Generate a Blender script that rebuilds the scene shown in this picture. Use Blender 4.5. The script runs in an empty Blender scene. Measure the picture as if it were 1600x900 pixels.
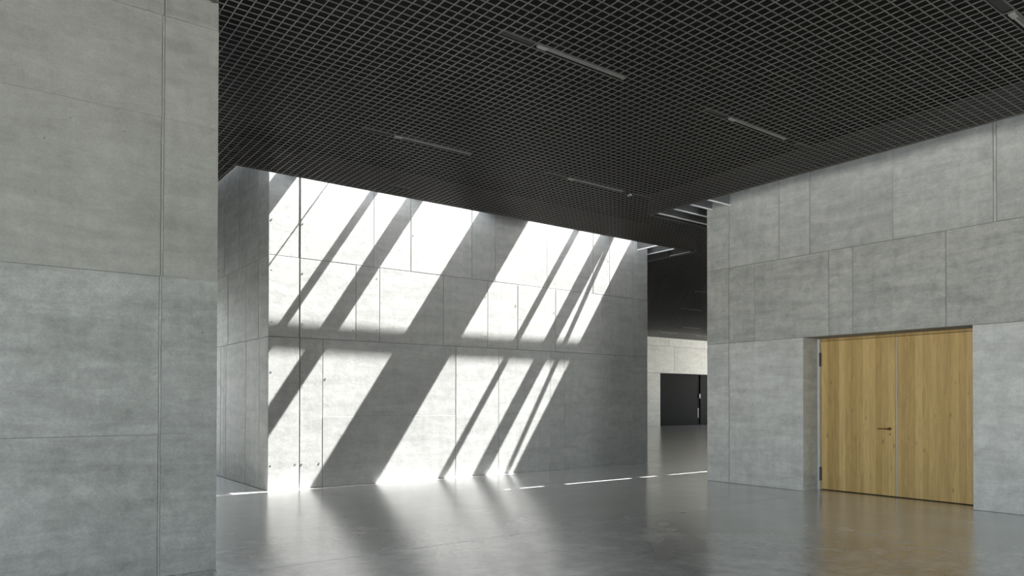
import bpy, bmesh, math, random
from mathutils import Matrix, Vector
random.seed(7)
scene = bpy.context.scene
col = scene.collection
R = math.radians

# ------------------------------------------------------------------ camera
# axes: x runs along the sunlit wall, y runs along the wall with the door, metres
cam_data = bpy.data.cameras.new('camera')
cam = bpy.data.objects.new('camera', cam_data)
col.objects.link(cam)
cam_data.sensor_width = 36.0
cam_data.lens = 36.0 * 1129.21 / 1600.0
cam_data.shift_x = -4.63 / 1600.0
cam_data.shift_y = (614.2 - 450.0) / 1600.0
cam_data.clip_end = 400
cam.matrix_world = (Matrix.Translation((0, 0, 1.6)) @ Matrix.Rotation(R(53.1802 - 90), 4, 'Z')
                    @ Matrix.Rotation(R(90 + 0.5792), 4, 'X') @ Matrix.Rotation(R(0.0778), 4, 'Z'))
scene.camera = cam

# ------------------------------------------------------------------ light and exposure
SX, SY = 0.66, 0.132                      # sun travels (-SX, +SY, -1)
w = bpy.data.worlds.new('sky'); scene.world = w
w.use_nodes = True
nt = w.node_tree
sky = nt.nodes.new('ShaderNodeTexSky')
sky.sky_type = 'NISHITA'; sky.sun_disc = False
sky.sun_elevation = R(56); sky.sun_rotation = R(101)
sky.air_density = 1.0; sky.dust_density = 2.5; sky.ozone_density = 1.0
bg = nt.nodes['Background']
hz = nt.nodes.new('ShaderNodeMix'); hz.data_type = 'RGBA'
hz.inputs['Factor'].default_value = 0.6
hz.inputs['B'].default_value = (5.4, 5.55, 5.3, 1)      # thin bright cloud veil
nt.links.new(sky.outputs['Color'], hz.inputs['A'])
nt.links.new(hz.outputs['Result'], bg.inputs['Color'])
bg.inputs['Strength'].default_value = 0.36

sd = bpy.data.lights.new('sun', 'SUN'); sun = bpy.data.objects.new('sun', sd); col.objects.link(sun)
sd.energy = 13.2; sd.angle = R(0.53); sd.color = (1.0, 0.985, 0.968)
sun.rotation_euler = Vector((-SX, SY, -1)).to_track_quat('-Z', 'Y').to_euler()
sun.location = (20, -4, 25)

vs = scene.view_settings
vs.view_transform = 'Standard'; vs.look = 'None'; vs.gamma = 1.0; vs.use_curve_mapping = False
vs.exposure = 1.87
scene.cycles.sample_clamp_indirect = 2.0
scene.cycles.blur_glossy = 1.0
scene.cycles.caustics_reflective = False

def portal(name, loc, direction, sx, sy):
    d = bpy.data.lights.new(name, 'AREA'); d.shape = 'RECTANGLE'; d.size = sx; d.size_y = sy
    d.cycles.is_portal = True
    o = bpy.data.objects.new(name, d); col.objects.link(o)
    o.location = loc; o.rotation_euler = Vector(direction).to_track_quat('-Z', 'Y').to_euler()
    return o

# ------------------------------------------------------------------ key measures
H = 5.361                                  # underside of the grid
U1, U2, V0 = 4.138, 13.794, 12.768         # sunlit block
UD, VD = 11.7765, 9.295                    # block with the door
VL, UL = 7.174, 1.842                      # near wall on the left
VE, UE, UC = 11.929, 10.978, 3.348         # edges of the grid at the roof slots
Z3, Z4 = 2.722, 4.165                      # pour joints
ZR = 6.6                                   # top of roof
VF = 31.0                                  # far wall

# ------------------------------------------------------------------ materials
def new_mat(name):
    m = bpy.data.materials.new(name); m.use_nodes = True
    t = m.node_tree
    return m, t, t.nodes['Principled BSDF']

def N(t, kind, **kw):
    n = t.nodes.new(kind)
    for k, v in kw.items():
        if hasattr(n, k): setattr(n, k, v)
        else: n.inputs[k].default_value = v
    return n

def ramp(t, src, stops):
    r = t.nodes.new('ShaderNodeValToRGB')
    e = r.color_ramp.elements
    while len(e) < len(stops): e.new(0.5)
    for i, (p, c) in enumerate(stops):
        e[i].position = p
        e[i].color = (c, c, c, 1) if not hasattr(c, '__len__') else (*c, 1)
    t.links.new(src, r.inputs['Fac'])
    return r.outputs['Color']

def mixrgb(t, kind, fac, a, b):
    n = t.nodes.new('ShaderNodeMix'); n.data_type = 'RGBA'; n.blend_type = kind
    if hasattr(fac, 'node'): t.links.new(fac, n.inputs['Factor'])
    else: n.inputs['Factor'].default_value = fac
    for s, x in (('A', a), ('B', b)):
        if hasattr(x, 'node'): t.links.new(x, n.inputs[s])
        else: n.inputs[s].default_value = (*x, 1)
    return n.outputs['Result']

def plain(name, colr, rough=0.5, metal=0.0, spec=0.5, noise=0.06):
    m, t, b = new_mat(name)
    g = N(t, 'ShaderNodeNewGeometry')
    n = N(t, 'ShaderNodeTexNoise', Scale=9.0, Detail=4.0)
    t.links.new(g.outputs['Position'], n.inputs['Vector'])
    c = ramp(t, n.outputs['Fac'], [(0.3, tuple(x * (1 - noise) for x in colr)), (0.7, tuple(min(1, x * (1 + noise)) for x in colr))])
    t.links.new(c, b.inputs['Base Color'])
    b.inputs['Roughness'].default_value = rough
    b.inputs['Metallic'].default_value = metal
    b.inputs['Specular IOR Level'].default_value = spec
    return m

def concrete(name, base, contrast=1.0, along='X'):
    """cast concrete: clouds, lift lines, board haze, pin holes"""
    m, t, b = new_mat(name)
    g = N(t, 'ShaderNodeNewGeometry')
    oi = N(t, 'ShaderNodeObjectInfo')
    off = N(t, 'ShaderNodeCombineXYZ')
    mul = N(t, 'ShaderNodeMath', operation='MULTIPLY'); mul.inputs[1].default_value = 37.0
    t.links.new(oi.outputs['Random'], mul.inputs[0])
    t.links.new(mul.outputs[0], off.inputs['X']); t.links.new(mul.outputs[0], off.inputs['Y']); t.links.new(mul.outputs[0], off.inputs['Z'])
    ad = N(t, 'ShaderNodeVectorMath', operation='ADD')
    t.links.new(g.outputs['Position'], ad.inputs[0]); t.links.new(off.outputs[0], ad.inputs[1])
    P = ad.outputs[0]
    def noise(scale, detail, rough, vec, dist=0.0):
        n = N(t, 'ShaderNodeTexNoise', Scale=scale, Detail=detail, Roughness=rough, Distortion=dist)
        t.links.new(vec, n.inputs['Vector']); return n.outputs['Fac']
    def stretched(s):
        mp = N(t, 'ShaderNodeMapping'); mp.inputs['Scale'].default_value = s
        t.links.new(P, mp.inputs['Vector']); return mp.outputs[0]
    k = contrast
    clouds = ramp(t, noise(0.8, 5, 0.55, P, 0.6), [(0.30, 1 - .12 * k), (0.68, 1 + .0)])
    lifts = ramp(t, noise(1.0, 7, 0.66, stretched((0.9, 0.9, 5.5)), 0.5), [(0.36, 1 - .20 * k), (0.60, 1.0)])
    mott = ramp(t, noise(6.0, 8, 0.74, P, 0.4), [(0.36, 1 - .20 * k), (0.60, 1.0)])
    vert = ramp(t, noise(1.0, 3, 0.5, stretched((9, 9, 0.35))), [(0.35, 1 - .06 * k), (0.65, 1.0)])
    grain = ramp(t, noise(55.0, 3, 0.6, P), [(0.32, 1 - .14 * k), (0.66, 1.0)])
    c = mixrgb(t, 'MULTIPLY', 1.0, base, clouds)
    for x in (lifts, mott, vert, grain): c = mixrgb(t, 'MULTIPLY', 1.0, c, x)
    # pin holes
    vo = N(t, 'ShaderNodeTexVoronoi', Scale=4.5)
    t.links.new(P, vo.inputs['Vector'])
    pit = ramp(t, vo.outputs['Distance'], [(0.030, 0.45), (0.050, 1.0)])
    c = mixrgb(t, 'MULTIPLY', 0.8, c, pit)
    # each pour a little different
    tone = ramp(t, oi.outputs['Random'], [(0.0, 0.93), (1.0, 1.0)])
    c = mixrgb(t, 'MULTIPLY', 1.0, c, tone)
    t.links.new(c, b.inputs['Base Color'])
    b.inputs['Roughness'].default_value = 0.62
    b.inputs['Specular IOR Level'].default_value = 0.35
    bp = N(t, 'ShaderNodeBump', Strength=0.18, Distance=0.01)
    t.links.new(noise(14.0, 6, 0.6, P), bp.inputs['Height'])
    t.links.new(bp.outputs[0], b.inputs['Normal'])
    return m

def floor_mat():
    """power-floated concrete: cloudy tone, trowel patches that polish differently, fine waviness"""
    m, t, b = new_mat('polished_concrete')
    g = N(t, 'ShaderNodeNewGeometry'); P = g.outputs['Position']
    def noise(scale, detail, rough, dist=0.0):
        n = N(t, 'ShaderNodeTexNoise', Scale=scale, Detail=detail, Roughness=rough, Distortion=dist)
        t.links.new(P, n.inputs['Vector']); return n.outputs['Fac']
    a = ramp(t, noise(1.1, 7, 0.64, 0.8), [(0.30, 0.60), (0.66, 1.0)])
    d = ramp(t, noise(4.5, 6, 0.66, 0.3), [(0.34, 0.74), (0.62, 1.0)])
    c = mixrgb(t, 'MULTIPLY', 1.0, (0.50, 0.502, 0.497), a)
    c = mixrgb(t, 'MULTIPLY', 1.0, c, d)
    t.links.new(c, b.inputs['Base Color'])
    r = ramp(t, noise(1.6, 4, 0.55, 0.6), [(0.3, 0.19), (0.7, 0.25)])
    t.links.new(r, b.inputs['Roughness'])
    b.inputs['Specular IOR Level'].default_value = 1.0
    b.inputs['Coat Weight'].default_value = 0.8
    b.inputs['Coat Roughness'].default_value = 0.21
    bp = N(t, 'ShaderNodeBump', Strength=0.09, Distance=0.01)
    t.links.new(noise(2.4, 3, 0.5, 0.2), bp.inputs['Height'])
    t.links.new(bp.outputs[0], b.inputs['Normal'])
    return m

def oak_mat():
    m, t, b = new_mat('oak_veneer')
    g = N(t, 'ShaderNodeNewGeometry'); P = g.outputs['Position']
    oi = N(t, 'ShaderNodeObjectInfo')
    sep = N(t, 'ShaderNodeSeparateXYZ'); t.links.new(P, sep.inputs[0])
    # staves of veneer, each about 11 cm wide
    st = N(t, 'ShaderNodeMath', operation='MULTIPLY'); st.inputs[1].default_value = 1 / 0.108
    t.links.new(sep.outputs['Y'], st.inputs[0])
    fl = N(t, 'ShaderNodeMath', operation='FLOOR'); t.links.new(st.outputs[0], fl.inputs[0])
    wn = N(t, 'ShaderNodeTexWhiteNoise', noise_dimensions='1D'); t.links.new(fl.outputs[0], wn.inputs['W'])
    sh = N(t, 'ShaderNodeMath', operation='MULTIPLY'); sh.inputs[1].default_value = 23.0
    t.links.new(wn.outputs['Value'], sh.inputs[0])
    zz = N(t, 'ShaderNodeMath', operation='ADD'); t.links.new(sep.outputs['Z'], zz.inputs[0]); t.links.new(sh.outputs[0], zz.inputs[1])
    cv = N(t, 'ShaderNodeCombineXYZ')
    t.links.new(sep.outputs['X'], cv.inputs['X']); t.links.new(sep.outputs['Y'], cv.inputs['Y']); t.links.new(zz.outputs[0], cv.inputs['Z'])
    def noise(scale, detail, rough, s, dist=0.0):
        mp = N(t, 'ShaderNodeMapping'); mp.inputs['Scale'].default_value = s
        t.links.new(cv.outputs[0], mp.inputs['Vector'])
        n = N(t, 'ShaderNodeTexNoise', Scale=scale, Detail=detail, Roughness=rough, Distortion=dist)
        t.links.new(mp.outputs[0], n.inputs['Vector']); return n.outputs['Fac']
    grain = ramp(t, noise(1.0, 5, 0.6, (1, 60, 2.2), 0.8), [(0.30, 0.86), (0.62, 1.0)])
    figure = ramp(t, noise(1.0, 4, 0.55, (1, 11, 1.1), 1.6), [(0.30, 0.80), (0.60, 1.0)])
    flame = ramp(t, noise(1.0, 3, 0.5, (1, 16, 3.2), 2.4), [(0.26, 0.84), (0.42, 1.0)])
    tone = ramp(t, wn.outputs['Value'], [(0.0, (0.53, 0.355, 0.135)), (0.5, (0.64, 0.445, 0.18)), (1.0, (0.74, 0.53, 0.235))])
    c = mixrgb(t, 'MULTIPLY', 1.0, tone, grain)
    c = mixrgb(t, 'MULTIPLY', 1.0, c, figure)
    c = mixrgb(t, 'MULTIPLY', 1.0, c, flame)
    mp = N(t, 'ShaderNodeMapping'); mp.inputs['Scale'].default_value = (1, 2.6, 1.0)
    t.links.new(P, mp.inputs['Vector'])
    vo = N(t, 'ShaderNodeTexVoronoi', Scale=2.1); t.links.new(mp.outputs[0], vo.inputs['Vector'])
    c = mixrgb(t, 'MULTIPLY', 1.0, c, ramp(t, vo.outputs['Distance'], [(0.02, 0.55), (0.11, 1.0)]))
    t.links.new(c, b.inputs['Base Color'])
    b.inputs['Roughness'].default_value = 0.42
    b.inputs['Specular IOR Level'].default_value = 0.4
    return m

M_LIT = concrete('concrete_pale', (0.60, 0.606, 0.59), 0.75)
M_DOORWALL = concrete('concrete_grey', (0.60, 0.613, 0.585), 1.0)
M_POUR2 = concrete('concrete_grey_second_pour', (0.60, 0.607, 0.575), 1.15)
M_POUR1 = concrete('concrete_grey_first_pour', (0.73, 0.742, 0.72), 0.95)
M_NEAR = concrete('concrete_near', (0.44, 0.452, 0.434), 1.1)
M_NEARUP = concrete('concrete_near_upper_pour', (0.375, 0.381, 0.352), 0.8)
M_FAR = concrete('concrete_far', (0.78, 0.775, 0.71), 0.7)
M_JOINT = plain('joint_mortar', (0.26, 0.262, 0.25), 0.9)
M_FLOOR = floor_mat()
M_OAK = oak_mat()
M_GRID = plain('anthracite_metal', (0.10, 0.097, 0.090), 0.33, 0.0, 0.8)
M_BLACK = plain('black_paint', (0.012, 0.012, 0.012), 0.9, 0, 0.2)
M_DARKP = plain('dark_panel', (0.045, 0.046, 0.045), 0.6, 0, 0.4)
M_GATE = plain('gate_black', (0.016, 0.016, 0.0155), 0.8, 0, 0.08)
M_STEEL = plain('galvanised_steel', (0.55, 0.56, 0.57), 0.45, 0.0)
M_ALU = plain('white_aluminium', (0.80, 0.80, 0.79), 0.35, 0.0)
M_FIN = plain('fin_grey', (0.10, 0.10, 0.10), 0.5)
M_LAMP = plain('frosted_diffuser', (0.30, 0.303, 0.293), 0.45)
M_LAMPR = plain('lamp_reflector', (0.20, 0.203, 0.197), 0.5)
M_CAP = plain('lamp_cap', (0.36, 0.36, 0.35), 0.5)
M_BRASS = plain('bronze', (0.20, 0.105, 0.04), 0.35, 0.6)
M_HINGE = plain('dark_steel', (0.10, 0.10, 0.10), 0.4, 0.6)
M_RED = plain('red_lit_tint', (0.05, 0.012, 0.012), 0.5)
M_GROUND = plain('paving', (0.58, 0.57, 0.54), 0.9)

# ------------------------------------------------------------------ mesh helpers
class MB:
    def __init__(self): self.v = []; self.f = []
    def box(self, x0, x1, y0, y1, z0, z1):
        n = len(self.v)
        self.v += [(x0, y0, z0), (x1, y0, z0), (x1, y1, z0), (x0, y1, z0), (x0, y0, z1), (x1, y0, z1), (x1, y1, z1), (x0, y1, z1)]
        self.f += [tuple(n + i for i in q) for q in ((0, 3, 2, 1), (4, 5, 6, 7), (0, 1, 5, 4), (1, 2, 6, 5), (2, 3, 7, 6), (3, 0, 4, 7))]
        return self
    def hexa(self, pts):
        n = len(self.v); self.v += [tuple(p) for p in pts]
        self.f += [tuple(n + i for i in q) for q in ((0, 3, 2, 1), (4, 5, 6, 7), (0, 1, 5, 4), (1, 2, 6, 5), (2, 3, 7, 6), (3, 0, 4, 7))]
        return self
    def tube(self, a, b, r, seg=10):
        a, b = Vector(a), Vector(b); d = (b - a).normalized()
        s = d.cross(Vector((0, 0, 1)) if abs(d.z) < .9 else Vector((1, 0, 0))).normalized(); q = d.cross(s)
        n = len(self.v)
        for p in (a, b):
            for i in range(seg):
                an = 2 * math.pi * i / seg
                self.v.append(tuple(p + r * (math.cos(an) * s + math.sin(an) * q)))
        for i in range(seg):
            j = (i + 1) % seg
            self.f.append((n + i, n + j, n + seg + j, n + seg + i))
        self.f.append(tuple(n + i for i in range(seg))[::-1]); self.f.append(tuple(n + seg + i for i in range(seg)))
        return self
    def mesh(self, name, mat):
        me = bpy.data.meshes.new(name); me.from_pydata(self.v, [], self.f); me.update()
        bm = bmesh.new(); bm.from_mesh(me); bmesh.ops.recalc_face_normals(bm, faces=bm.faces); bm.to_mesh(me); bm.free()
        me.materials.append(mat); return me
    def build(self, name, mat, parent=None, **props):
        return link(name, self.mesh(name, mat), parent, **props)

def link(name, me, parent=None, loc=(0, 0, 0), **props):
    o = bpy.data.objects.new(name, me); col.objects.link(o)
    o.location = loc
    if parent: o.parent = parent
    for k, v in props.items(): o[k] = v
    return o

def empty(name, loc=(0, 0, 0), **props):
    o = bpy.data.objects.new(name, None); col.objects.link(o); o.location = loc
    o.empty_display_size = 0.2
    for k, v in props.items(): o[k] = v
    return o

PT = 0.010        # depth of the formwork joints
def panel(parent, mat, plane, c, a0, a1, z0, z1, proud=0.0, ch=0.004):
    """one formwork field: slab with chamfered arris.  plane 'y-' faces -y at y=c, 'x-' faces -x at x=c"""
    f = c - proud; k = c + PT
    back = [(a0, z0), (a1, z0), (a1, z1), (a0, z1)]
    fr = [(a0 + ch, z0 + ch), (a1 - ch, z0 + ch), (a1 - ch, z1 - ch), (a0 + ch, z1 - ch)]
    def P(a, d, z): return (a, d, z) if plane == 'y-' else (d, a, z)
    vs_ = [P(a, k, z) for a, z in back] + [P(a, f + ch, z) for a, z in back] + [P(a, f, z) for a, z in fr]
    mb = MB(); mb.v = vs_
    mb.f = [(3, 2, 1, 0), (8, 9, 10, 11)]
    for i in range(4):
        j = (i + 1) % 4
        mb.f += [(i, j, 4 + j, 4 + i), (4 + i, 4 + j, 8 + j, 8 + i)]
    return mb.build('panel', mat, parent)

def panel_row(parent, mat, plane, c, z0, z1, edges, gz=0.008, rnd=random):
    """edges: [(position, joint width)] ascending; a field between each pair"""
    for (p, gp), (q, gq) in zip(edges[:-1], edges[1:]):
        panel(parent, mat, plane, c, p + gp / 2, q - gq / 2, z0 + gz / 2, z1 - gz / 2, proud=rnd.uniform(-0.0025, 0.0025))

# ------------------------------------------------------------------ floor
fl = MB().box(-5.3, 46, -8, 32, -0.30, -0.02).build('floor', M_JOINT, kind='structure')
for (y0, y1) in ((-8, 6.900), (6.911, 32)):
    MB().box(-5.3, 46, y0, y1, -0.02, 0.0).build('slab', M_FLOOR, fl)
MB().box(-70, 110, -70, 100, -0.5, -0.32).build('ground', M_GROUND, kind='structure', label='pale paving outside the building', category='ground')

# ------------------------------------------------------------------ walls
# sunlit wall of the middle block
wm = MB().box(U1 + PT, U2 - PT, V0 + PT, 19, 0, ZR).build('wall_middle', M_JOINT, kind='structure')
top = [(U1, 0), (4.691, .042), (6.152, .010), (6.959, .014), (8.417, .014), (9.022, .010), (10.474, .004), (11.907, .010), (12.451, .009), (13.267, .009), (U2, 0)]
mid = [(U1, 0), (4.695, .032), (5.786, .008), (6.278, .015), (7.719, .012), (8.823, .014), (9.633, .012), (10.724, .012), (12.182, .006), (13.266, .010), (U2, 0)]
bot = [(U1, 0), (4.703, .022), (5.136, .010), (8.019, .015), (9.114, .010), (10.573, .006), (10.998, .007), (12.419, .006), (13.242, .008), (U2, 0)]
rr = random.Random(3)
panel_row(wm, M_LIT, 'y-', V0, Z4, ZR, top, .012, rr)
panel_row(wm, M_LIT, 'y-', V0, Z3, Z4, mid, .012, rr)
# lowest pour; the field right of the second joint is split by a faint lift line
for (p, gp), (q, gq) in zip(bot[:-1], bot[1:]):
    if abs(p - 5.136) < .01:
        panel(wm, M_LIT, 'y-', V0, p + gp / 2, q - gq / 2, 0, 1.293, 0.001, .003)
        panel(wm, M_LIT, 'y-', V0, p + gp / 2, q - gq / 2, 1.296, Z3 - .006, -0.001, .003)
    elif p > 10.9 and p < 13:
        panel(wm, M_LIT, 'y-', V0, p + gp / 2, q - gq / 2, 0, 1.53, 0.001, .002)
        panel(wm, M_LIT, 'y-', V0, p + gp / 2, q - gq / 2, 1.533, Z3 - .006, -0.001, .002)
    else:
        panel(wm, M_LIT, 'y-', V0, p + gp / 2, q - gq / 2, 0, Z3 - .006, rr.uniform(-.002, .002))
# left return of the block
for z0, z1, js in ((0, Z3, [V0 + .005, 13.263, 14.073, 15.425, 15.567, 15.82, 19]), (Z3, Z4, [V0 + .005, 13.337, 14.103, 15.3, 16.4, 19]), (Z4, ZR, [V0 + .005, 13.337, 14.574, 15.6, 19])):
    panel_row(wm, M_DOORWALL, 'x-', U1, z0, z1, [(j, .012 if 0 < i < len(js) - 1 else 0) for i, j in enumerate(js)], .010, rr)
# formwork tie stubs beside the joints
tie = MB().tube((0, 0.010, 0), (0, -0.004, 0), 0.014, 8).mesh('tie_hole', M_JOINT)
for u in (4.19, 4.75):
    for z in (4.80, 3.90, 2.98, 2.10, 0.45): link('tie_hole', tie, wm, (u, V0, z))
for u, z in ((4.63, .45), (5.08, .45), (5.19, 2.0), (6.22, 2.95), (6.22, 3.95), (5.73, 2.92), (7.01, 4.9), (8.77, 3.82), (8.77, 2.97), (9.58, 3.70), (10.67, 3.62), (9.06, .50), (12.40, 5.0)):
    link('tie_hole', tie, wm, (u, V0, z))

# wall with the oak door
OV0, OV1, DEP = 4.481, 7.208, 0.48
wr = MB()
wr.box(UD + PT, 46, OV1, VD, 0, ZR).box(UD + PT, 46, -8, OV0, 0, ZR).box(UD + PT, 46, OV0, OV1, Z3, ZR).box(UD + DEP + .10, 46, OV0, OV1, 0, Z3)
wr = wr.build('wall_right', M_JOINT, kind='structure')
rr = random.Random(5)
jt = [(-8, 0), (-5.2, .01), (-2.4, .01), (.4, .01), (2.8, .01), (4.157, .008), (4.198, .008), (5.624, .004), (7.065, .012), (7.673, .010), (8.765, .014), (VD, 0)]
jm = [(-8, 0), (-5, .01), (-2, .01), (1.0, .01), (3.4, .01), (4.84, .012), (6.294, .010), (6.713, .012), (8.192, .004), (8.769, .012), (VD, 0)]
panel_row(wr, M_DOORWALL, 'x-', UD, Z4 + .02, ZR, jt, .010, rr)
panel_row(wr, M_POUR2, 'x-', UD, Z3, Z4 + .02, jm, .010, rr)
panel_row(wr, M_POUR1, 'x-', UD, 0, Z3, [(OV1, 0), (8.774, .012), (VD, 0)], .008, rr)
panel_row(wr, M_POUR1, 'x-', UD, 0, Z3, [(-8, 0), (-5, .01), (-2, .01), (1.2, .01), (OV0, 0)], .008, rr)
# reveal of the door opening
MB().box(UD + PT, UD + DEP + .10, OV1 - .004, OV1, 0, Z3).build('reveal', M_DOORWALL, wr)

# near wall on the left
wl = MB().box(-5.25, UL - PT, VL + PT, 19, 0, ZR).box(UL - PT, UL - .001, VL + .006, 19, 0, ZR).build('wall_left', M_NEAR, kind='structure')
rr = random.Random(11)
for z0, z1, js in ((5.105, ZR, [(-5.25, 0), (-2.6, .01), (1.375, .012), (UL, 0)]),
                   (4.172, 5.105, [(-5.25, 0), (-2.6, .01), (1.352, .004), (1.374, .003), (UL, 0)]),
                   (2.722, 4.172, [(-5.25, 0), (-2.6, .01), (1.348, .004), (1.370, .003), (UL, 0)]),
                   (1.283, 2.722, [(-5.25, 0), (-2.6, .01), (1.338, .003), (1.358, .002), (UL, 0)]),
                   (0, 1.283, [(-5.25, 0), (-2.6, .01), (1.336, .003), (1.356, .002), (UL, 0)])):
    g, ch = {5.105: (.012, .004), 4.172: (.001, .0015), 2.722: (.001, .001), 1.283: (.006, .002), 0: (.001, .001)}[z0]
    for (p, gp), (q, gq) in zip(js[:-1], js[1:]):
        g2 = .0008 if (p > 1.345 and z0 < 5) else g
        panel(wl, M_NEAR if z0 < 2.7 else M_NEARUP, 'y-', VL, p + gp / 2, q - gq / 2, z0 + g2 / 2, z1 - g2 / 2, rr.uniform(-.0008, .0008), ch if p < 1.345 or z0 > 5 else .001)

# far hall
FO0, FO1, FOZ = 34.66, 42.5, 3.34
wf = MB().box(10, FO0, VF + PT, VF + .6, 0, ZR + .6).box(FO1, 46, VF + PT, VF + .6, 0, ZR + .6).box(FO0, FO1, VF + PT, VF + .6, FOZ, ZR + .6)
wf = wf.build('wall_far', M_JOINT, kind='structure')
rr = random.Random(2)
panel_row(wf, M_FAR, 'y-', VF, 5.05, ZR + .6, [(10, 0), (20, .01), (28, .01), (35.5, .01), (39, .01), (46, 0)], .02, rr)
panel_row(wf, M_FAR, 'y-', VF, FOZ, 5.05, [(10, 0), (22, .01), (33, .01), (36, .01), (46, 0)], .02, rr)
panel_row(wf, M_FAR, 'y-', VF, 0, FOZ, [(10, 0), (22, .01), (30, .01), (FO0, 0)], .02, rr)
panel_row(wf, M_FAR, 'y-', VF, 0, FOZ, [(FO1, 0), (46, 0)], .02, rr)
MB().box(9.4, 10, 19, VF + .6, 0, ZR).build('wall_side', M_FAR, kind='structure')

# outer walls behind the camera and at the ends, with tall glazed openings
def glazed(name, axis, c, a0, a1, z1, n, thick=.25):
    """frame of posts and rails around open bays"""
    o = empty(name, kind='structure')
    def bx(p, q, r, s, nm):
        mb = MB()
        if axis == 'x': mb.box(c, c + thick, p, q, r, s)
        else: mb.box(p, q, c, c + thick, r, s)
        mb.build(nm, M_HINGE, o)
    step = (a1 - a0) / n
    for i in range(n + 1): bx(a0 + i * step - .04, a0 + i * step + .04, 0.1, z1, 'window_frame')
    bx(a0, a1, 0, .1, 'window_sill')
    bx(a0, a1, z1, ZR, 'window_head')
    return o
glazed('window_3', 'x', -5.25, -8, VL, 5.2, 8)
glazed('window_4', 'y', -8.25, 7.5, UD, 5.2, 2)
MB().box(-5.25, 7.5, -8.25, -8.0, 0, ZR).build('wall_back', M_NEAR, kind='structure')
glazed('window_5', 'y', 19, UL, U1, 4.0, 2)
glazed('window_6', 'x', 44, VD, VF, 5.2, 10)
portal('daylight_portal_west', (-5.0, -.4, 2.6), (1, 0, 0), 15, 5.2)
portal('daylight_portal_south', (9.6, -8.0, 2.6), (0, 1, 0), 4.2, 5.2)
portal('daylight_portal_east', (44.0, 20.1, 2.6), (-1, 0, 0), 21, 5.2)
portal('daylight_portal_north', (3.0, 19.0, 2.0), (0, -1, 0), 2.3, 4.0)

# ------------------------------------------------------------------ roof and grid ceiling
SL = SY                                     # lean of the slot side, so that low sun still reaches the floor
VEr = VE - SL * (ZR - H) - .004              # slot edge at roof level
ZS = 5.78                                   # black soffit above the grid
VFE = 29.3                                  # end of the far grid
cm = MB()
for x0, x1, y0, y1 in ((-5.3, UE - .02, -8.25, VL), (UL, UE - .02, VL, 10.1), (UL, 46.25, 10.12, VEr), (UL, UC - .02, VEr, 19.25),
                       (13.85, 46.25, VEr, V0), (14.62, 46.25, V0, VFE), (10, 14.62, 19, VFE)):
    cm.box(x0, x1, y0, y1, ZS, ZR)
# roof over the ring around the door block, leaving narrow slits
SLIT = [(11.9, 12.1), (12.26, 12.87), (13.35, 15.2), (15.4, 15.95), (16.3, 18.2)]
c0 = 10.50 - SL * ZR
cm.box(UE - .02, 46.25, c0 + .04, 10.12, ZR - .12, ZR)
cm.box(UE - .02, 46.25, VD - .02, c0 - .04, ZR - .12, ZR)
px = UE - .02
for a, b in SLIT:
    cm.box(px, a, c0 - .04, c0 + .04, ZR - .12, ZR); px = b
cm.box(px, 46.25, c0 - .04, c0 + .04, ZR - .12, ZR)
cm.box(UE - .02, UD - .30, -8.25, VD - .02, ZR - .12, ZR)              # slot along the door wall: a narrow strip stays open
cm.box(UC - .02, U1 - .16, V0 + .01, 19, ZR - .12, ZR)                 # slot along the left return
cm.box(U2 + .16, 14.64, V0 + .01, 19, ZR - .12, ZR)
cm.box(10, 46.25, VFE - .01, VF + .6, ZR, ZR + .3)
ceil = cm.build('ceiling', M_BLACK, kind='structure')
MB().box(-5.3, UL, VL, 19.25, ZR, ZR + .1).box(U1, U2, V0, 19, ZR, ZR + .1).box(UD, 46.25, -8.25, VD, ZR, ZR + .1).build('roof', M_DARKP, ceil)

CELL, BT, BH = 0.1092, 0.0065, 0.010
B_U0, B_V0 = 4.725, 5.932                    # a blade of each family
# open cells for lamps and blank covers: (first blade index in u, number of cells, row index in v)
def ui(u): return round((u - B_U0) / CELL)
def vi(v): return math.floor((v - B_V0) / CELL)
LAMP_U = [4.725, 8.005]; LAMP_V = [2.735, 5.985, 9.262]
lamps = []; blanks = []
for i, u in enumerate(LAMP_U):
    for v in LAMP_V:
        lamps.append((ui(u), 13, vi(v)))
        blanks.append((ui(u) - 4, 4, vi(v)))
        if i == 1: blanks.append((ui(u) + 15, 4, vi(v)))
blanks += [(ui(5.85), 4, vi(11.42)), (ui(9.6), 4, vi(2.735))]
gaps = {}
for a, n, r in lamps + blanks:
    for k in range(1, n): gaps.setdefault(a + k, set()).add(r)

cache = {}
def blade_box(L, along, bot):
    key = (round(L, 4), along, bot)
    if key not in cache:
        mb = MB()
        if along == 'x': mb.box(0, L, -BT / 2, BT / 2, bot, BH)
        else: mb.box(-BT / 2, BT / 2, 0, L, bot, BH)
        cache[key] = mb.mesh('blade', M_GRID)
    return cache[key]

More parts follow.
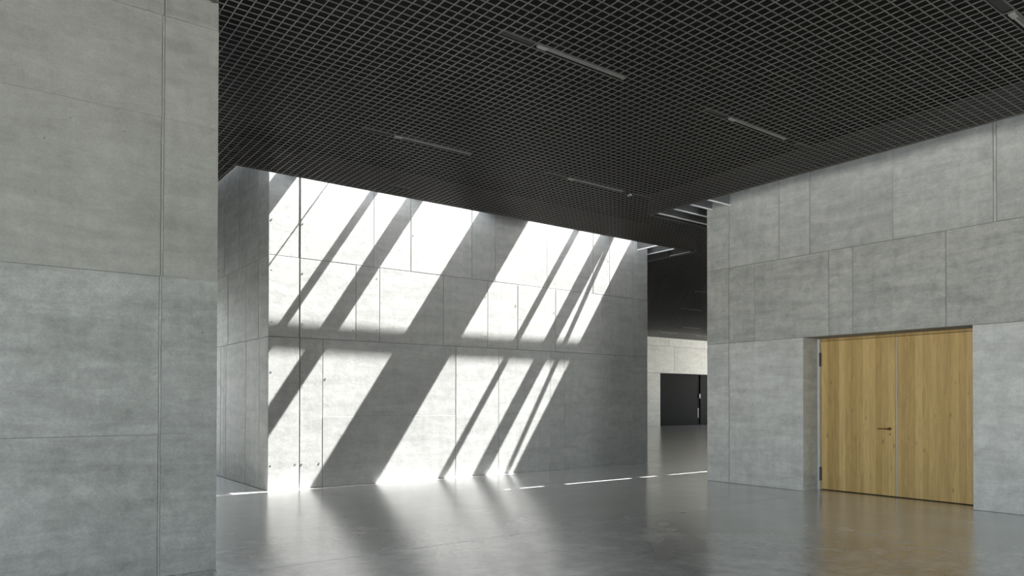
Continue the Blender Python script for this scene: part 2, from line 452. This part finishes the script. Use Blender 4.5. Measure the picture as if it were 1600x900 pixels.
far = MB()                                  # blades beyond the countable ones
count = 0
def rows_x(v):                              # extents of a blade running along x
    if v < VL: return [(-4.95, UE)]
    if v < 10.1: return [(UL, UE)]
    if v < VE: return [(UL, 45.9)]
    if v < 19: return [(UL, UC), (14.6, 45.9)]
    return [(14.6, 45.9)]
def rows_y(u):
    if u < UL: return [(-7.9, VL)]
    if u < UC: return [(-7.9, 18.9)]
    if u < UE: return [(-7.9, VE)]
    if u < 14.6: return [(10.1, VE)]
    return [(10.1, VFE)]
i0, i1 = ui(-4.9), ui(45.8)
for i in range(i0, i1 + 1):
    u = B_U0 + i * CELL
    near = -0.9 < u < 14.6
    for (a, b) in rows_y(u):
        if i in gaps:
            cuts = sorted(gaps[i]); mb = MB(); s = a
            for r in cuts:
                e = B_V0 + r * CELL
                mb.box(u - BT / 2, u + BT / 2, s, e, H + .001, H + BH); s = e + CELL
            mb.box(u - BT / 2, u + BT / 2, s, b, H + .001, H + BH)
            mb.build('blade', M_GRID, ceil); count += 1
        elif near:
            link('blade', blade_box(b - a, 'y', .001), ceil, (u, a, H)); count += 1
        else: far.box(u - BT / 2, u + BT / 2, a, b, H + .001, H + BH)
j0, j1 = vi(-7.8), vi(VFE)
for j in range(j0, j1 + 1):
    v = B_V0 + j * CELL
    near = 0.0 < v < 16.0
    for (a, b) in rows_x(v):
        if near and count < 300:
            link('blade', blade_box(b - a, 'x', 0.0), ceil, (a, v, H)); count += 1
        else: far.box(a, b, v - BT / 2, v + BT / 2, H, H + BH)
far.build('grid_blades', M_GRID, ceil, kind='stuff')
# edge angles along the slots
EDG = MB()
for x0, x1, y0, y1 in ((UC, U2 + .8, VE - .006, VE), (UC - .006, UC, VE, 19), (UE - .006, UE, -8, 10.1), (UE, 46, 10.1, 10.106), (14.6, 14.606, VE, 19)):
    EDG.box(x0, x1, y0, y1, H - .001, H + .03)
EDG.build('edge_trim', M_GRID, ceil)
# blank covers over the open cells
for a, n, r in blanks:
    x0 = B_U0 + a * CELL + BT / 2; y0 = B_V0 + r * CELL + BT / 2
    MB().box(x0, x0 + n * CELL - BT, y0, y0 + CELL - BT, H + .022, H + .03).build('blank_cover', M_DARKP, ceil)

# ------------------------------------------------------------------ oak double door
XD = UD + DEP
door = empty('door_1', (XD, 5.845, 0), kind='structure', label='oak veneer double door in the concrete wall')
def dpart(mb, name, mat, parent=door):
    o = mb.build(name, mat); o.parent = parent
    o.matrix_parent_inverse = Matrix.Translation((-XD, -5.845, 0)) if parent is door else Matrix.Identity(4)
    return o
YM = 5.815
leaf_a = dpart(MB().box(XD + .004, XD + .06, YM + .009, 7.152, .014, 2.668), 'leaf', M_OAK)
leaf_b = dpart(MB().box(XD + .004, XD + .06, OV0 + .03, YM - .009, .014, 2.668), 'leaf', M_OAK)
dpart(MB().box(XD - .012, XD + .09, 7.160, OV1 - .005, 0, Z3 - .005), 'jamb', M_STEEL)
dpart(MB().box(XD - .004, XD + .09, OV0, OV0 + .022, 0, Z3), 'jamb', M_STEEL)
dpart(MB().box(XD - .002, XD + .09, OV0 + .022, 7.160, 2.676, Z3 - .004), 'lintel', M_OAK)
dpart(MB().box(XD + .006, XD + .03, YM - .008, YM + .004, .014, 2.668), 'meeting_seal', M_STEEL)
dpart(MB().box(XD + .07, XD + .09, OV0 + .02, 7.18, 0, Z3), 'black_backing', M_BLACK)
for z in (2.345, .285):
    h = dpart(MB().tube((XD - .006, 7.166, z - .125), (XD - .006, 7.166, z + .125), .009, 10).box(XD, XD + .006, 7.130, 7.172, z - .12, z + .12), 'hinge', M_HINGE)
    h2 = dpart(MB().tube((XD - .006, OV0 + .035, z - .125), (XD - .006, OV0 + .035, z + .125), .009, 10), 'hinge', M_HINGE)
hd = MB().box(XD - .062, XD - .046, 5.905, 6.095, 1.122, 1.142)
hd.box(XD - .062, XD + .004, 5.905, 5.925, 1.122, 1.142)
handle = dpart(hd, 'handle', M_BRASS)
dpart(MB().tube((XD + .005, 5.915, 1.132), (XD - .006, 5.915, 1.132), .026, 16), 'handle_rose', M_BRASS)
dpart(MB().tube((XD + .005, 5.915, 1.045), (XD - .003, 5.915, 1.045), .012, 12), 'keyhole', M_BRASS)

# dark gate in the far wall
g = empty('door_2', (38.5, VF + .3, 0), kind='structure', label='dark wide gate recessed in the far concrete wall')
def gpart(mb, name, mat):
    o = mb.build(name, mat); o.parent = g; o.matrix_parent_inverse = Matrix.Translation((-38.5, -VF - .3, 0)); return o
for k in range(2):
    gpart(MB().box(FO0 + .02 if k == 0 else 38.95, 38.65 if k == 0 else FO1 - .02, VF + .30, VF + .36, .03, FOZ - .03), 'leaf', M_GATE)
gpart(MB().box(FO0, FO1, VF + .37, VF + .40, 0, FOZ), 'black_backing', M_BLACK)  # unseen sheet added behind the leaves to keep outside light out
gpart(MB().box(38.78, 38.92, VF + .26, VF + .33, 1.75, 2.05), 'lock_plate', M_FIN)
gpart(MB().box(38.70, 38.82, VF + .33, VF + .36, .45, 1.1), 'red_lit_spot', M_RED)  # stands for a red-lit spot; the red light is in the colour

# ------------------------------------------------------------------ rooflight over the sunlit wall
sk = MB().hexa([(UC, VE - .012, H + .03), (U2 + .82, VE - .012, H + .03), (U2 + .82, VE - .002, H + .03), (UC, VE - .002, H + .03),
                (UC, VEr - .012, ZR), (U2 + .82, VEr - .012, ZR), (U2 + .82, VEr - .002, ZR), (UC, VEr - .002, ZR)])
sk.box(UC - .02, UC - .002, VEr - .03, 19, H + .03, ZR).box(14.606, 14.62, V0, 19, H + .03, ZR)
sk = sk.build('window_1', M_DARKP, kind='structure')
ZB = 5.70
def beam(u0, u1, h):
    """bar across the slot whose shadow at z = 5.6 spans u0..u1"""
    hi = u1 + SX * (ZB - 5.6); wdt = (u1 - u0) - SX * h
    MB().box(hi - wdt, hi, VE - .03, V0, ZB, ZB + h).build('cross_beam', M_ALU if wdt < .1 else M_STEEL, sk)
beam(4.245, 4.626, .28)
beam(6.055, 6.229, .19)
beam(6.841, 7.218, .28)
beam(8.587, 9.917, .25)
beam(11.272, 11.452, .19)
beam(12.115, 12.49, .25)
MB().tube((5.30, VE - .03, ZB + .03), (5.30, V0, ZB + .03), .012, 8).build('cable', M_HINGE, sk)
# bar running the length of the slot
s_bar = (5.82 - 2.72) * SY
MB().box(UC, U2, V0 - s_bar - .028, V0 - s_bar + .028, 5.76, 5.88).build('long_bar', M_STEEL, sk)
# diagonal brace
za = 5.78; ub = 12.50 + SX * (za - 5.585)
MB().tube((ub, V0, za), (ub + .67 * .80, V0 - .80, za), .054, 10).build('brace', M_STEEL, sk)
for u in (13.10, 13.72, 14.36):
    MB().box(u + .308, u + .337, VE + .01, V0 + (1.6 if u > 13.6 else 0), 5.40, 5.425).build('fin_lip', M_ALU, sk)
    MB().box(u + .318, u + .327, VE + .01, V0 + (1.6 if u > 13.6 else 0), 5.425, 5.62).build('fin', M_FIN, sk)
portal('rooflight_portal_middle', (9.0, 12.27, ZR), (0, 0, -1), 11, .9)

# rooflight ring around the door block
sk2 = MB().box(UE - .02, UE - .006, -8, 10.1, H + .03, ZR).box(UE - .02, 46, 10.106, 10.12, H + .03, ZR).build('window_2', M_DARKP, kind='structure')
for v in (10.0, 9.58, 9.17, 8.75):
    x1 = UD if v < VD else 16.0
    MB().box(UE + .01, x1, v - .014, v + .014, 5.40, 5.42).build('fin_lip', M_ALU, sk2)
    MB().box(UE + .01, x1, v - .005, v + .005, 5.425, 5.62).build('fin', M_FIN, sk2)
portal('rooflight_portal_right', (UD - .15, .6, ZR), (0, 0, -1), .30, 17)

# ------------------------------------------------------------------ strip lights set in the grid
def lamp(x0, yc, label, L=1.335):
    o = empty('strip_light', (x0, yc, H), label=label, category='ceiling light', group='strip lights in the grid ceiling')
    me = lamp_parts(L)
    for n, m in me:
        c = link(n, m, o)
    return o
_lp = {}
def lamp_parts(L):
    if L in _lp: return _lp[L]
    out = []
    out.append(('housing', MB().box(.035, L, -.032, .032, .020, .034).mesh('housing', M_LAMPR)))
    d = MB()
    for y in (-.019, .019):
        seg = 8; n = len(d.v)
        for x in (.16, L - .03):
            for i in range(seg + 1):
                a = math.pi * i / seg
                d.v.append((x, y + .011 * math.cos(a), .022 - .011 * math.sin(a)))
        for i in range(seg): d.f.append((n + i, n + i + 1, n + seg + 2 + i, n + seg + 1 + i))
        d.f.append(tuple(n + i for i in range(seg + 1))); d.f.append(tuple(n + seg + 1 + i for i in range(seg + 1))[::-1])
    out.append(('tube', d.mesh('tube', M_LAMP)))
    out.append(('spine', MB().box(.16, L - .03, -.005, .005, .014, .022).mesh('spine', M_LAMPR)))
    out.append(('end_cap', MB().box(.045, .16, -.030, .030, .006, .022).mesh('end_cap', M_CAP)))
    out.append(('end_cap', MB().box(L - .03, L, -.030, .030, .006, .022).mesh('end_cap', M_LAMPR)))
    _lp[L] = out
    return out
def row_c(v): return B_V0 + vi(v) * CELL + CELL / 2
LBL = {(0, 1): 'grey strip light in the black grid, long one at the top centre of the photo',
       (0, 2): 'grey strip light in the black grid, leftmost one, before the sunlit wall',
       (1, 1): 'grey strip light in the black grid, above and left of the oak door',
       (1, 2): 'grey strip light in the black grid, just above the right half of the sunlit wall',
       (1, 0): 'grey strip light in the black grid, cut off by the top right corner',
       (0, 0): 'grey strip light in the black grid, nearest the camera overhead'}
for i, u in enumerate(LAMP_U):
    for k, v in enumerate(LAMP_V):
        if (i, k) == (0, 0): continue
        lamp(B_U0 + ui(u) * CELL + .02, row_c(v), LBL[(i, k)])
for u, v, lb in ((19.68, 16.07, 'thin bright strip light in the far ceiling, nearest in the passage'),
                 (22.95, 19.45, 'thin bright strip light in the far ceiling, second along the passage'),
                 (28.9, 24.35, 'small strip light in the far ceiling, third along the passage'),
                 (30.2, 26.95, 'tiny strip light in the far ceiling, leftmost above the far wall'),
                 (33.2, 27.05, 'tiny strip light in the far ceiling, rightmost above the far wall')):
    o = lamp(u, v, lb); o.location.z = H - .03
# small white emergency light beside the end of the fourth strip light
e = empty('emergency_light', (9.62, 9.345, H), label='small white round fitting at the end of a strip light', category='emergency light')
link('base', MB().tube((0, 0, .03), (0, 0, .002), .040, 16).mesh('base', M_ALU), e)
link('lens', MB().tube((0, 0, .002), (0, 0, -.004), .026, 14).mesh('lens', M_CAP), e)
